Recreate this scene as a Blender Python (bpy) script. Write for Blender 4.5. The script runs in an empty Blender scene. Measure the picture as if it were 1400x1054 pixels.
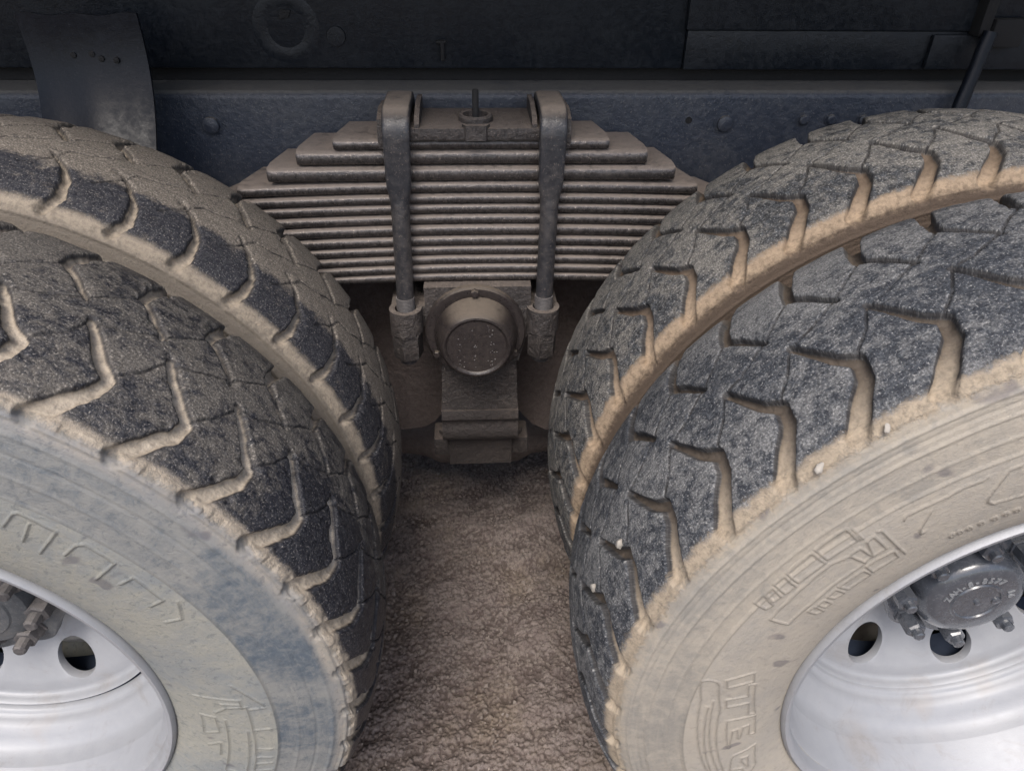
import bpy, bmesh, math, random
import numpy as np
from mathutils import Vector, Matrix
S = bpy.context.scene
C = S.collection
rad = math.radians
PI = math.pi
# ------------------------------------------------------------------ camera
CP = Vector((0.0055, -0.5275, 0.8064)); PIT, YAW, ROL = 0.60935, 0.06267, 0.01459
fw = Vector((math.sin(YAW)*math.cos(PIT), math.cos(YAW)*math.cos(PIT), -math.sin(PIT)))
r_ = Vector((math.cos(YAW), -math.sin(YAW), 0)); u_ = r_.cross(fw)
rr = r_*math.cos(ROL)+u_*math.sin(ROL); uu = u_*math.cos(ROL)-r_*math.sin(ROL)
cam = bpy.data.objects.new('camera', bpy.data.cameras.new('camera')); C.objects.link(cam)
cam.matrix_world = Matrix(((rr.x, uu.x, -fw.x, CP.x), (rr.y, uu.y, -fw.y, CP.y), (rr.z, uu.z, -fw.z, CP.z), (0, 0, 0, 1)))
cam.data.sensor_width = 36; cam.data.lens = 987.45/1400*36; cam.data.clip_start = .02; cam.data.clip_end = 2000
S.camera = cam
# ------------------------------------------------------------------ light
SUN_EL, SUN_AZ = rad(58), rad(196)          # azimuth measured clockwise from +Y: behind the photographer
w = bpy.data.worlds.new('World'); S.world = w; w.use_nodes = True
nt = w.node_tree; bg = nt.nodes['Background']
sky = nt.nodes.new('ShaderNodeTexSky'); sky.sky_type = 'NISHITA'; sky.sun_disc = False
sky.sun_elevation = SUN_EL; sky.sun_rotation = SUN_AZ; sky.air_density = 1.0; sky.dust_density = 4.0; sky.ozone_density = 1.0
nt.links.new(sky.outputs[0], bg.inputs[0]); bg.inputs[1].default_value = 0.13
sl = bpy.data.lights.new('sun', 'SUN'); sl.energy = 1.5; sl.angle = rad(25); sl.color = (1, .97, .93)
sun = bpy.data.objects.new('sun', sl); C.objects.link(sun)
sd = Vector((math.sin(SUN_AZ)*math.cos(SUN_EL), math.cos(SUN_AZ)*math.cos(SUN_EL), math.sin(SUN_EL)))
sun.rotation_euler = sd.to_track_quat('Z', 'Y').to_euler(); sun.location = sd*10
S.view_settings.view_transform = 'Standard'; S.view_settings.look = 'None'
S.view_settings.exposure = 0.80; S.view_settings.gamma = 1
# ------------------------------------------------------------------ helpers
def empty(name, label, cat, loc=(0, 0, 0), group=None):
    o = bpy.data.objects.new(name, None); C.objects.link(o); o.location = loc; o.empty_display_size = .05
    o['label'] = label; o['category'] = cat
    if group: o['group'] = group
    return o
def tag(o, label=None, cat=None, group=None, kind=None):
    for k, v in (('label', label), ('category', cat), ('group', group), ('kind', kind)):
        if v: o[k] = v
    return o
def link(name, me, m=None, parent=None, loc=None):
    o = bpy.data.objects.new(name, me); C.objects.link(o)
    if m is not None and not me.materials: me.materials.append(m)
    if parent: o.parent = parent
    if loc: o.location = loc
    return o
def finish(me, ang=35):
    for p in me.polygons: p.use_smooth = True
    me.update()
    try: me.set_sharp_from_angle(angle=rad(ang))
    except Exception: pass
    return me
def mesh_np(name, co, quads, smooth=True):
    me = bpy.data.meshes.new(name)
    me.vertices.add(len(co)); me.vertices.foreach_set('co', np.ascontiguousarray(co, dtype=np.float32).ravel())
    n = len(quads); me.loops.add(n*4); me.polygons.add(n)
    me.loops.foreach_set('vertex_index', np.ascontiguousarray(quads, dtype=np.int32).ravel())
    me.polygons.foreach_set('loop_start', np.arange(0, n*4, 4, dtype=np.int32))
    me.polygons.foreach_set('use_smooth', np.full(n, smooth))
    me.update(calc_edges=True); me.validate()
    return me
def fattr(me, name, arr):
    a = me.attributes.new(name, 'FLOAT', 'POINT'); a.data.foreach_set('value', np.ascontiguousarray(arr, dtype=np.float32).ravel())
def bm_obj(name, bm, m, parent=None, ang=35):
    bmesh.ops.recalc_face_normals(bm, faces=bm.faces)
    me = bpy.data.meshes.new(name); bm.to_mesh(me); bm.free(); finish(me, ang)
    return link(name, me, m, parent)
def box(bm, x0, x1, y0, y1, z0, z1, bev=0.0, seg=2):
    r = bmesh.ops.create_cube(bm, size=1)
    vs = r['verts']
    for v in vs: v.co = Vector((x0+(v.co.x+.5)*(x1-x0), y0+(v.co.y+.5)*(y1-y0), z0+(v.co.z+.5)*(z1-z0)))
    if bev:
        es = list({e for v in vs for e in v.link_edges})
        bmesh.ops.bevel(bm, geom=es, offset=bev, segments=seg, profile=.6, affect='EDGES')
def boxo(name, b, m, parent=None, bev=.003, seg=2):
    bm = bmesh.new(); box(bm, *b, bev, seg); return bm_obj(name, bm, m, parent)
def prism(bm, pts, axis, a, b):
    """polygon pts (2-D) extruded from a to b along axis: 'y' (pts are x,z), 'x' (y,z), 'z' (x,y)"""
    f = {'y': lambda p, t: (p[0], t, p[1]), 'x': lambda p, t: (t, p[0], p[1]), 'z': lambda p, t: (p[0], p[1], t)}[axis]
    A = [bm.verts.new(f(p, a)) for p in pts]; B = [bm.verts.new(f(p, b)) for p in pts]
    n = len(pts); fs = [bm.faces.new(A), bm.faces.new(B[::-1])]
    for i in range(n): fs.append(bm.faces.new((A[i], B[i], B[(i+1) % n], A[(i+1) % n])))
    return A, B
def bevel_all(bm, off, seg=2, ang=30):
    es = [e for e in bm.edges if len(e.link_faces) == 2 and e.calc_face_angle(0) > rad(ang)]
    bmesh.ops.bevel(bm, geom=es, offset=off, segments=seg, profile=.6, affect='EDGES', clamp_overlap=True)
def lathe(bm, prof, n=48, cx=0, cz=0, axis='y', rot=0, close=False):
    """prof: list of (r, t); revolved about the axis through (cx, cz)"""
    rings = []
    for r, t in prof:
        ring = []
        for i in range(n):
            a = 2*PI*i/n+rot
            p = (cx+r*math.sin(a), t, cz+r*math.cos(a)) if axis == 'y' else (cx+r*math.sin(a), cz+r*math.cos(a), t)
            ring.append(bm.verts.new(p))
        rings.append(ring)
    pr = list(zip(rings, rings[1:]))
    if close: pr.append((rings[-1], rings[0]))
    for A, B in pr:
        for i in range(n): bm.faces.new((A[i], A[(i+1) % n], B[(i+1) % n], B[i]))
    if not close:
        if prof[0][0] > 1e-6: bm.faces.new(rings[0][::-1])
        if prof[-1][0] > 1e-6: bm.faces.new(rings[-1])
    return rings
def sweep(bm, path, secs):
    """path: points; secs: per point list of (side, normal) offsets; side axis = X"""
    rings = []
    for i, p in enumerate(path):
        a = path[max(i-1, 0)]; b = path[min(i+1, len(path)-1)]
        t = (Vector(b)-Vector(a)).normalized(); X = (Vector((1, 0, 0))-t*t.x).normalized(); N = t.cross(X)
        rings.append([bm.verts.new(Vector(p)+X*s+N*q) for s, q in secs[i]])
    for A, B in zip(rings, rings[1:]):
        n = len(A)
        for i in range(n): bm.faces.new((A[i], A[(i+1) % n], B[(i+1) % n], B[i]))
    bm.faces.new(rings[0][::-1]); bm.faces.new(rings[-1])
_T = np.random.RandomState(7).rand(512, 512)
def vn(x, y, seed=0):
    x = x+seed*17.31; y = y+seed*9.77
    xi = np.floor(x).astype(int); yi = np.floor(y).astype(int); fx = x-xi; fy = y-yi
    fx = fx*fx*(3-2*fx); fy = fy*fy*(3-2*fy)
    g = lambda i, j: _T[i % 512, j % 512]
    return (g(xi, yi)*(1-fx)+g(xi+1, yi)*fx)*(1-fy)+(g(xi, yi+1)*(1-fx)+g(xi+1, yi+1)*fx)*fy
def fbm(x, y, oc=4, seed=0):
    s = 0; a = .5; tot = 0
    for k in range(oc): s = s+a*vn(x, y, seed+k*3); tot += a; x = x*2.03; y = y*2.03; a *= .5
    return s/tot
def ss(a, b, x):
    t = np.clip((x-a)/(b-a), 0, 1); return t*t*(3-2*t)
# ------------------------------------------------------------------ material tools
class NT:
    def __init__(s, name):
        s.m = bpy.data.materials.new(name); s.m.use_nodes = True; s.t = s.m.node_tree; s.b = s.t.nodes['Principled BSDF']
    def n(s, typ, **kw):
        x = s.t.nodes.new(typ)
        for k, v in kw.items(): setattr(x, k, v)
        return x
    def put(s, sock, v):
        if v is None: return
        if isinstance(v, bpy.types.NodeSocket): s.t.links.new(v, sock)
        else:
            if sock.type == 'RGBA' and len(v) == 3: v = (*v, 1)
            sock.default_value = v
    def attr(s, name): return s.n('ShaderNodeAttribute', attribute_name=name).outputs['Fac']
    def M(s, op, a, b=None, c=None, clamp=False):
        x = s.n('ShaderNodeMath', operation=op); x.use_clamp = clamp
        for i, v in enumerate((a, b, c)):
            if v is not None: s.put(x.inputs[i], v)
        return x.outputs[0]
    def mix(s, f, a, b, mode='MIX'):
        x = s.n('ShaderNodeMix', data_type='RGBA', blend_type=mode)
        s.put(x.inputs[0], f); s.put(x.inputs[6], a); s.put(x.inputs[7], b); return x.outputs[2]
    def ramp(s, v, a, b, o0=0., o1=1.):
        x = s.n('ShaderNodeMapRange', interpolation_type='SMOOTHSTEP')
        s.put(x.inputs[0], v); x.inputs[1].default_value = a; x.inputs[2].default_value = b; x.inputs[3].default_value = o0; x.inputs[4].default_value = o1
        return x.outputs[0]
    def noise(s, vec, sc, det=4, rough=.6, dist=0., out=0, scale3=None):
        if scale3:
            mp = s.n('ShaderNodeMapping'); s.put(mp.inputs[0], vec); mp.inputs[3].default_value = scale3; vec = mp.outputs[0]
        x = s.n('ShaderNodeTexNoise'); s.put(x.inputs['Vector'], vec)
        x.inputs['Scale'].default_value = sc; x.inputs['Detail'].default_value = det; x.inputs['Roughness'].default_value = rough; x.inputs['Distortion'].default_value = dist
        return x.outputs[out]
    def vor(s, vec, sc, feat='F1', out=0):
        x = s.n('ShaderNodeTexVoronoi', feature=feat); s.put(x.inputs['Vector'], vec); x.inputs['Scale'].default_value = sc; return x.outputs[out]
    def comb(s, a, b, c=0.):
        x = s.n('ShaderNodeCombineXYZ'); s.put(x.inputs[0], a); s.put(x.inputs[1], b); s.put(x.inputs[2], c); return x.outputs[0]
    def obj(s): return s.n('ShaderNodeTexCoord').outputs['Object']
    def upz(s):
        g = s.n('ShaderNodeNewGeometry'); x = s.n('ShaderNodeSeparateXYZ'); s.t.links.new(g.outputs['True Normal'] if False else g.outputs['Normal'], x.inputs[0]); return x.outputs[2]
    def pos(s): return s.n('ShaderNodeNewGeometry').outputs['Position']
    def bump(s, h, st, dist=.002, prev=None):
        x = s.n('ShaderNodeBump'); x.inputs['Strength'].default_value = st; x.inputs['Distance'].default_value = dist
        s.put(x.inputs['Height'], h)
        if prev is not None: s.put(x.inputs['Normal'], prev)
        return x.outputs[0]
    def out(s, col, rough, normal=None, metal=0., spec=.5, coat=None):
        s.put(s.b.inputs['Base Color'], col); s.put(s.b.inputs['Roughness'], rough); s.put(s.b.inputs['Metallic'], metal)
        s.put(s.b.inputs['Specular IOR Level'], spec)
        if normal is not None: s.put(s.b.inputs['Normal'], normal)
        if coat: s.b.inputs['Coat Weight'].default_value = coat; s.b.inputs['Coat Roughness'].default_value = .15
        return s.m
def painted_steel(name, base, dust, top=.35, amount=.35, rough=.45, spec=.5, fine=1., metal=0., coat=None, bump=.25, spkl=.35):
    """paint or bare casting with dust lying on what faces up, speckles and an orange-peel relief"""
    t = NT(name); v = t.pos()
    n1 = t.noise(v, 9, 5, .65); n2 = t.noise(v, 90, 4, .7); n3 = t.noise(v, 330, 3, .65)
    up = t.ramp(t.upz(), top, top+.45)
    d = t.M('MULTIPLY', up, t.ramp(t.M('ADD', t.M('MULTIPLY', n1, .5), t.M('MULTIPLY', n2, .5)), .25, .5))
    d2 = t.M('MULTIPLY', t.ramp(t.M('ADD', t.M('MULTIPLY', n1, .55), t.M('MULTIPLY', n2, .45)), .42, .68), amount)
    fac = t.M('MAXIMUM', d, d2)
    spk = t.ramp(n3, .61, .67)
    col = t.mix(n2, tuple(c*.7 for c in base), tuple(c*1.35 for c in base))
    col = t.mix(fac, col, t.mix(n2, tuple(c*.75 for c in dust), tuple(c*1.15 for c in dust)))
    col = t.mix(t.M('MULTIPLY', spk, spkl), col, tuple(min(1, c*1.3) for c in dust))
    ro = t.M('ADD', t.M('MULTIPLY', fac, .9-rough), t.M('ADD', rough-.08, t.M('MULTIPLY', n2, .2)))
    bn = t.bump(n3, bump*.6, .001*fine, t.bump(n2, bump, .003*fine))
    return t.out(col, ro, bn, metal, spec, coat)
MARKS_R=[[(-80.4,0.4059),(-78.2,0.3780),(-80.8,0.3715),(-82.4,0.3998),(-80.4,0.4059)],[(-81.8,0.3755),(-81.8,0.3668),(-92.0,0.3496),(-91.7,0.3584),(-87.7,0.3635),(-88.1,0.3904),(-85.9,0.3940),(-85.4,0.3682),(-81.8,0.3755)],[(-92.4,0.3844),(-92.8,0.3482),(-99.6,0.3442),(-99.3,0.3527),(-95.7,0.3543),(-95.8,0.3620),(-99.6,0.3644),(-99.5,0.3670),(-96.0,0.3683),(-96.2,0.3747),(-102.1,0.3775),(-102.0,0.3795),(-92.4,0.3844)],[(-119.7,0.3956),(-106.2,0.3766),(-105.4,0.3720),(-105.1,0.3558),(-104.3,0.3442),(-111.7,0.3491),(-115.3,0.3643),(-111.2,0.3673),(-110.4,0.3776)],[(-107.7,0.3559),(-111.4,0.3591),(-108.7,0.3648),(-107.4,0.3638),(-107.7,0.3559)],[(-110.9,0.3892),(-88.0,0.3980),(-81.5,0.4120),(-80.7,0.4166),(-80.5,0.4258),(-80.9,0.4325),(-81.4,0.4336),(-85.6,0.4243),(-109.6,0.4084)],[(-87.6,0.4127),(-109.8,0.4046)],[(-86.1,0.4087),(-110.4,0.3956)],[(-52.2,0.4437),(-47.6,0.4447),(-47.6,0.4260),(-52.2,0.4265),(-52.2,0.4437)],[(-57.1,0.4421),(-52.8,0.4427),(-52.8,0.4241),(-57.3,0.4252),(-57.1,0.4421)],[(-59.4,0.4419),(-57.6,0.4416),(-58.0,0.4232),(-59.8,0.4252),(-59.4,0.4419)],[(-61.4,0.4402),(-60.0,0.4397),(-60.5,0.4260),(-61.9,0.4271),(-61.4,0.4402)],[(-63.4,0.4407),(-61.6,0.4407),(-62.4,0.4239),(-63.5,0.4266),(-63.4,0.4407)],[(-65.1,0.4126),(-52.6,0.4184),(-49.9,0.4127),(-49.4,0.3912),(-65.2,0.3879),(-65.1,0.4126)],[(-49.7,0.4142),(-48.2,0.4141),(-48.0,0.3945),(-49.4,0.3938)],[(-46.9,0.4179),(-45.8,0.4185),(-45.8,0.3940),(-47.9,0.3941),(-46.9,0.4179)],[(-45.1,0.4221),(-44.6,0.4201),(-44.5,0.3689)],[(-49.8,0.3854),(-45.4,0.3834),(-45.6,0.3699),(-50.0,0.3703),(-49.8,0.3854)],[(-55.1,0.3828),(-50.6,0.3810),(-50.5,0.3686),(-54.7,0.3681),(-55.1,0.3828)],[(-57.6,0.3808),(-55.7,0.3812),(-55.6,0.3681),(-57.3,0.3697),(-57.6,0.3808)],[(-59.7,0.3806),(-58.3,0.3795),(-58.5,0.3672),(-59.7,0.3678),(-59.7,0.3806)],[(-61.5,0.3818),(-60.1,0.3815),(-60.5,0.3645),(-61.6,0.3689),(-61.5,0.3818)],[(-47.6,0.4447),(-47.3,0.4250)],[(-47.1,0.4412),(-47.0,0.4238)],[(-41.7,0.4179),(-41.2,0.4218),(-39.6,0.4216),(-36.0,0.4210),(-33.7,0.4235),(-31.8,0.4221),(-30.9,0.4242)],[(-38.4,0.4119),(-40.8,0.3946),(-41.0,0.3872),(-40.3,0.3878)],[(-27.1,0.4226),(-28.4,0.4230),(-31.5,0.3967),(-31.7,0.3901),(-31.0,0.3838),(-26.8,0.3800)],[(-37.3,0.3566),(-37.6,0.3548),(-37.9,0.3566),(-37.9,0.3601),(-37.6,0.3619),(-37.3,0.3601),(-37.3,0.3566)],[(-36.1,0.3565),(-36.3,0.3547),(-36.7,0.3564),(-36.7,0.3599),(-36.5,0.3617),(-36.1,0.3600),(-36.1,0.3565)],[(-34.6,0.3560),(-34.9,0.3542),(-35.2,0.3558),(-35.3,0.3594),(-35.0,0.3612),(-34.7,0.3595),(-34.6,0.3560)],[(-32.8,0.3568),(-33.1,0.3549),(-33.4,0.3565),(-33.5,0.3600),(-33.3,0.3618),(-32.9,0.3602),(-32.8,0.3568)],[(-30.8,0.3554),(-31.1,0.3535),(-31.4,0.3550),(-31.6,0.3584),(-31.3,0.3603),(-30.9,0.3588),(-30.8,0.3554)],[(-29.1,0.3555),(-29.4,0.3535),(-29.7,0.3550),(-29.9,0.3584),(-29.6,0.3603),(-29.3,0.3589),(-29.1,0.3555)],[(-27.6,0.3557),(-27.8,0.3537),(-28.2,0.3550),(-28.3,0.3584),(-28.1,0.3604),(-27.7,0.3590),(-27.6,0.3557)]]
MARKS_L=[[(37.9,0.4005),(38.1,0.4214),(38.6,0.4251),(43.4,0.4222),(43.6,0.3840)],[(40.3,0.4178),(40.9,0.3908)],[(46.2,0.3976),(46.3,0.4176),(47.0,0.4237),(51.5,0.4213),(51.9,0.3864)],[(54.6,0.3986),(54.8,0.4172),(60.3,0.4154),(60.4,0.3966)],[(61.6,0.4259),(64.7,0.4118),(64.3,0.3928)],[(85.3,0.3477),(86.5,0.4013),(89.0,0.3998)],[(87.6,0.3767),(87.8,0.3990)],[(88.9,0.3799),(88.4,0.4060),(94.5,0.4056),(110.2,0.4101)],[(90.6,0.3655),(89.1,0.3796)],[(92.0,0.3465),(92.3,0.3635),(97.2,0.3647),(98.6,0.3452),(92.0,0.3465)],[(89.3,0.4086),(88.9,0.4267)],[(95.4,0.4070),(95.0,0.4269)],[(101.2,0.4088),(101.1,0.4268)],[(104.0,0.4101),(103.7,0.4276)],[(106.2,0.4106),(105.5,0.4287)],[(108.5,0.4120),(107.7,0.4307)],[(82.2,0.4000),(88.3,0.4263)],[(92.9,0.3748),(110.1,0.3754),(109.7,0.4010),(104.3,0.3997),(95.9,0.3992)],[(105.1,0.3653),(100.9,0.3648),(102.9,0.3497)]]
# ------------------------------------------------------------------ materials
def tyre_mat(name, P):
    t = NT(name)
    s = t.attr('s'); u = t.attr('u'); g = t.attr('g'); r = t.attr('rad'); fl = t.attr('mark')
    v = t.comb(u, s, P['seed'])
    big = t.noise(v, 7, 3, .55); n1 = t.noise(v, P.get('n1', 30), 6, .72, .5); n2 = t.noise(v, 130, 5, .72); n3 = t.noise(v, 400, 3, .75)
    st = t.noise(v, 1, 5, .7, .5, scale3=(34, 110, 30))                      # scuffs drawn out round the tyre
    # worn tread rubber
    rub = t.mix(t.ramp(n2, .35, .7), P['dark'], P['dark2'])
    du = t.M('ADD', t.M('MULTIPLY', n1, .5), t.M('ADD', t.M('MULTIPLY', st, .3), t.M('MULTIPLY', n2, .2)))
    du = t.M('ADD', du, t.M('MULTIPLY', t.M('SUBTRACT', big, .5), P.get('bigw', .5)))
    # how dusty the tread is from the outer shoulder to the inner one
    sr = t.n('ShaderNodeFloatCurve') if False else None
    lvl = t.ramp(s, P['lv'][0], P['lv'][1], P['lv'][2], P['lv'][3])
    if 'ud' in P: lvl = t.M('ADD', lvl, t.M('MULTIPLY', t.ramp(s, .15, .08), t.ramp(u, .50, .68, .035, P['ud'])))
    du = t.M('ADD', du, lvl)
    dm = t.ramp(du, .44, .60)
    tr = t.mix(t.M('MULTIPLY', dm, P['dustmax']), rub, t.mix(n2, P['dustA'], P['dustB']))
    tr = t.mix(t.M('MULTIPLY', t.ramp(n3, .57, .68), P.get('spk', .4)), tr, P['speck'])
    gr = t.mix(t.ramp(n3, .32, .68), (P.get('g0', .55),)*3, (P.get('g1', 1.5),)*3); tr = t.mix(1., tr, gr, 'MULTIPLY')
    # sand lying in the grooves and along their edges, darkened inboard as painted groove shade
    gw = t.M('ADD', g, t.M('MULTIPLY', t.M('SUBTRACT', n2, .5), .35))
    sand = t.mix(n1, P['sandA'], P['sandB'])
    sand = t.mix(t.ramp(n2, .30, .60), tuple(c*.72 for c in P['sandB']), sand)
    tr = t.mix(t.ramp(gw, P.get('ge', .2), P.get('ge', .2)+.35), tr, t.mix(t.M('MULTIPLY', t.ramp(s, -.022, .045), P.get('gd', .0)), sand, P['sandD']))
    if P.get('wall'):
        wk = t.M('MULTIPLY', t.ramp(g, .06, .3), t.ramp(g, .95, .6)); tr = t.mix(t.M('MULTIPLY', wk, P['wall']), tr, (.030, .027, .026))  # groove walls darkened in the colour so the grooves look recessed
    ln = t.attr('ln'); tr = t.mix(t.M('MULTIPLY', t.ramp(ln, .04, .35), t.ramp(n1, .38, .60, .15, P.get('lnk', .85))), tr, (.016, .015, .016))
    # shoulders
    e = t.M('ADD', s, t.M('MULTIPLY', t.M('SUBTRACT', n2, .5), .016)); e = t.M('ADD', e, t.M('MULTIPLY', t.M('SUBTRACT', n1, .5), .018))
    sh1 = t.ramp(e, P['sh'][0], P['sh'][1], 1., 0.)
    tr = t.mix(sh1, tr, sand)
    sh2 = t.ramp(e, .246, .258)
    tr = t.mix(t.M('MULTIPLY', sh2, .85), tr, P['sandD'])
    if 'inner' in name: tr = t.mix(t.ramp(e, -.030, -.014, 1., 0.), tr, t.mix(n1, tuple(c*.8 for c in P['sandD']), tuple(c*1.15 for c in P['sandD'])))
    # sidewall
    cb = t.M('ADD', t.M('MULTIPLY', n1, .45), t.M('MULTIPLY', big, .55))
    wA = t.mix(t.ramp(cb, .36, .62), P['wallA'], P['wallA2'])
    wB = t.mix(t.ramp(cb, .38, .66), P['wallB'], P['wallB2'])
    wC = t.mix(t.ramp(cb, .38, .62), P['wallC'], P['wallC2'])
    rn = t.M('ADD', r, t.M('MULTIPLY', t.M('SUBTRACT', n1, .5), .01))
    wl = t.mix(t.ramp(r, .4325, .4345), wB, wA)
    wl = t.mix(t.ramp(rn, .498, .509), wl, wC)
    scr = t.noise(v, 1, 5, .72, .6, scale3=(16, 120, 30)); mot = t.noise(v, 75, 5, .75, .3)
    wl = t.mix(t.M('MULTIPLY', t.ramp(mot, .50, .62), P.get('mot', .25)), wl, P['wallA2'])
    wl = t.mix(t.M('MULTIPLY', t.ramp(mot, .47, .36), P.get('mot', .25)), wl, tuple(c*.7 for c in P['wallA']))
    wl = t.mix(t.M('MULTIPLY', t.ramp(scr, .5, .7), .3), wl, P['wallA2'])
    wl = t.mix(t.M('MULTIPLY', t.ramp(n2, .55, .78), .3), wl, tuple(c*.55 for c in P['wallA']))
    wl = t.mix(t.M('MULTIPLY', fl, .65), wl, tuple(c*.42 for c in P['wallB']))
    m2 = t.ramp(e, P['sw'][0], P['sw'][1], 1., 0.)
    col = t.mix(m2, tr, wl)
    blob = t.M('MULTIPLY', t.ramp(t.noise(v, 17, 2, .5), .655, .70), P.get('blob', 0.))
    col = t.mix(t.M('MULTIPLY', blob, m2), col, (.07, .065, .085))
    gritb = t.M('ADD', t.M('MULTIPLY', n2, .5), t.M('MULTIPLY', t.M('MULTIPLY', n3, .5), t.ramp(gw, .5, .2, .25, 1.)))
    crk = t.M('ABSOLUTE', t.M('SUBTRACT', t.noise(v, 1, 3, .6, 1.2, scale3=(18, 60, 30)), .5))
    ck = t.ramp(crk, 0., .018, P.get('crack', 0.), 0.)
    ck = t.M('MULTIPLY', t.M('MULTIPLY', ck, t.ramp(s, .07, .11)), t.ramp(s, .262, .25))
    col = t.mix(t.M('MULTIPLY', ck, .6), col, tuple(c*.6 for c in P['dark']))
    wet = t.M('SUBTRACT', 1., t.M('MAXIMUM', t.M('MAXIMUM', dm, sh1), m2))
    ro = t.M('SUBTRACT', .86, t.M('MULTIPLY', wet, P.get('wet', .3)))
    gritb = t.M('MULTIPLY', gritb, t.M('SUBTRACT', 1., t.M('MULTIPLY', m2, .62)))
    b = t.bump(gritb, P.get('bump', .5), .004)
    b = t.bump(t.M('SUBTRACT', t.M('MULTIPLY', st, .8), t.M('MULTIPLY', ck, .6)), P.get('bump2', .35), .005, b)
    return t.out(col, ro, b, 0., .35)
LEFT = dict(seed=1., dark=(.013, .014, .020), dark2=(.045, .045, .050), dustA=(.085, .078, .070), dustB=(.165, .148, .128), dustmax=.85, speck=(.34, .31, .27), n1=44, ud=-.16,
            lv=(.0, .16, -.03, .05), sandA=(.43, .365, .285), sandB=(.32, .275, .22), sandD=(.22, .19, .155), sh=(-.011, -.002), sw=(-.021, -.012), bigw=.3, spk=.5,
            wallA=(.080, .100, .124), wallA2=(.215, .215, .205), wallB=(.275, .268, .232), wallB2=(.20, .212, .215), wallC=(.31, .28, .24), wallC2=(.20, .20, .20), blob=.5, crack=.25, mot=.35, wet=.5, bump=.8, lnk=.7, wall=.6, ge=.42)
LEFT_IN = dict(LEFT, seed=5., dark=(.014, .015, .022), lv=(.052, .090, -.09, .20), dustA=(.105, .092, .08), dustB=(.23, .20, .165), crack=.9, sandA=(.34, .29, .225), sandB=(.26, .22, .175), sandD=(.165, .143, .118), sh=(-.010, .002), sw=(-.2, -.19), wet=.25, bigw=.3, blob=0., lnk=.9)
del LEFT_IN['ud']
RIGHT = dict(seed=9., dark=(.022, .025, .032), dark2=(.060, .066, .076), dustA=(.095, .098, .102), dustB=(.205, .202, .198), dustmax=.9, speck=(.33, .32, .30), n1=58, spk=.5,
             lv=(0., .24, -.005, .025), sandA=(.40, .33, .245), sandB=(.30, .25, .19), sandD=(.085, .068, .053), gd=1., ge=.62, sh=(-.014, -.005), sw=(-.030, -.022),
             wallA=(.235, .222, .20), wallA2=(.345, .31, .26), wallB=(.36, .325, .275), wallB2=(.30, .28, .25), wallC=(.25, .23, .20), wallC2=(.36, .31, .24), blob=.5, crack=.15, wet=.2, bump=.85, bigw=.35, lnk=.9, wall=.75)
RIGHT_IN = dict(RIGHT, seed=14., n1=60, lv=(0., .2, .0, .04), dark=(.018, .019, .021), dustA=(.10, .098, .092), dustB=(.205, .19, .17), sandA=(.38, .29, .20), sandB=(.27, .205, .145), sandD=(.085, .062, .046), gd=.85, sh=(-.008, .002), sw=(-.2, -.19), crack=.6, blob=0.)
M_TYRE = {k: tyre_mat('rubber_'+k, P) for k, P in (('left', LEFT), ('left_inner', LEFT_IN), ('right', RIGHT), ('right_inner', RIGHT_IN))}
def rim_mat():
    t = NT('silver_wheel_paint'); v = t.obj()
    n1 = t.noise(v, 6, 4, .6); n2 = t.noise(v, 60, 4, .65); n3 = t.noise(v, 500, 2, .5)
    col = t.mix(n2, (.28, .29, .312), (.35, .357, .375))
    col = t.mix(t.M('MULTIPLY', t.ramp(n1, .60, .74), .35), col, (.30, .26, .22)); col = t.mix(t.M('MULTIPLY', t.ramp(t.noise(v, 14, 6, .75, .8), .52, .70), .45), col, (.24, .225, .21))
    col = t.mix(t.M('MULTIPLY', t.ramp(n2, .64, .72), .4), col, (.27, .26, .26))
    return t.out(col, t.M('ADD', .42, t.M('MULTIPLY', n2, .25)), t.bump(n3, .2, .0008), .22, .5)
M_RIM = rim_mat()
M_HUBR = painted_steel('wet_grey_hub_paint', (.055, .062, .076), (.16, .165, .175), top=.8, amount=.2, rough=.16, coat=1., bump=.2)
M_LETTER = painted_steel('rubbed_raised_lettering', (.20, .21, .225), (.30, .30, .30), top=.8, amount=.2, rough=.35, bump=.1)
M_HUBL = painted_steel('dusty_hub_paint', (.060, .066, .074), (.17, .16, .15), top=.55, amount=.7, rough=.42, bump=.35)
M_NUTL = painted_steel('rusty_dusty_nut', (.060, .056, .058), (.16, .148, .142), top=.5, amount=.6, rough=.6, bump=.4)
M_LEAF = painted_steel('dusty_spring_steel', (.070, .064, .063), (.285, .243, .213), top=.42, amount=.25, rough=.24, metal=.5, bump=.5, spkl=.6)
M_BOLT = painted_steel('spring_clamp_paint', (.028, .029, .034), (.24, .20, .165), top=.55, amount=.2, rough=.30, bump=.4)
M_CAST = painted_steel('rough_dusty_casting', (.040, .035, .034), (.15, .125, .108), top=.45, amount=.35, rough=.5, bump=1., fine=2.0, spkl=.6)
M_CAP = painted_steel('trunnion_cap_paint', (.024, .020, .020), (.125, .102, .08), top=.5, amount=.12, rough=.27, bump=.35)
M_LOWER = painted_steel('muddy_steel_in_shade', (.030, .025, .024), (.075, .060, .052), top=.4, amount=.6, rough=.7, bump=1., fine=1.6)  # muddy steel, coloured darker to stand in for shade under the body
M_BACK = painted_steel('muddy_casting', (.095, .074, .067), (.145, .118, .106), top=.3, amount=.8, rough=.85, bump=1., fine=1.6)
M_RAIL = painted_steel('blue_black_rail_paint', (.034, .042, .060), (.14, .135, .125), top=.45, amount=.25, rough=.33, bump=.7, spkl=.5)
M_BODY = painted_steel('dull_black_body_paint', (.007, .010, .015), (.024, .027, .031), top=.7, amount=.5, rough=.34, bump=.35, spec=.3)
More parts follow.
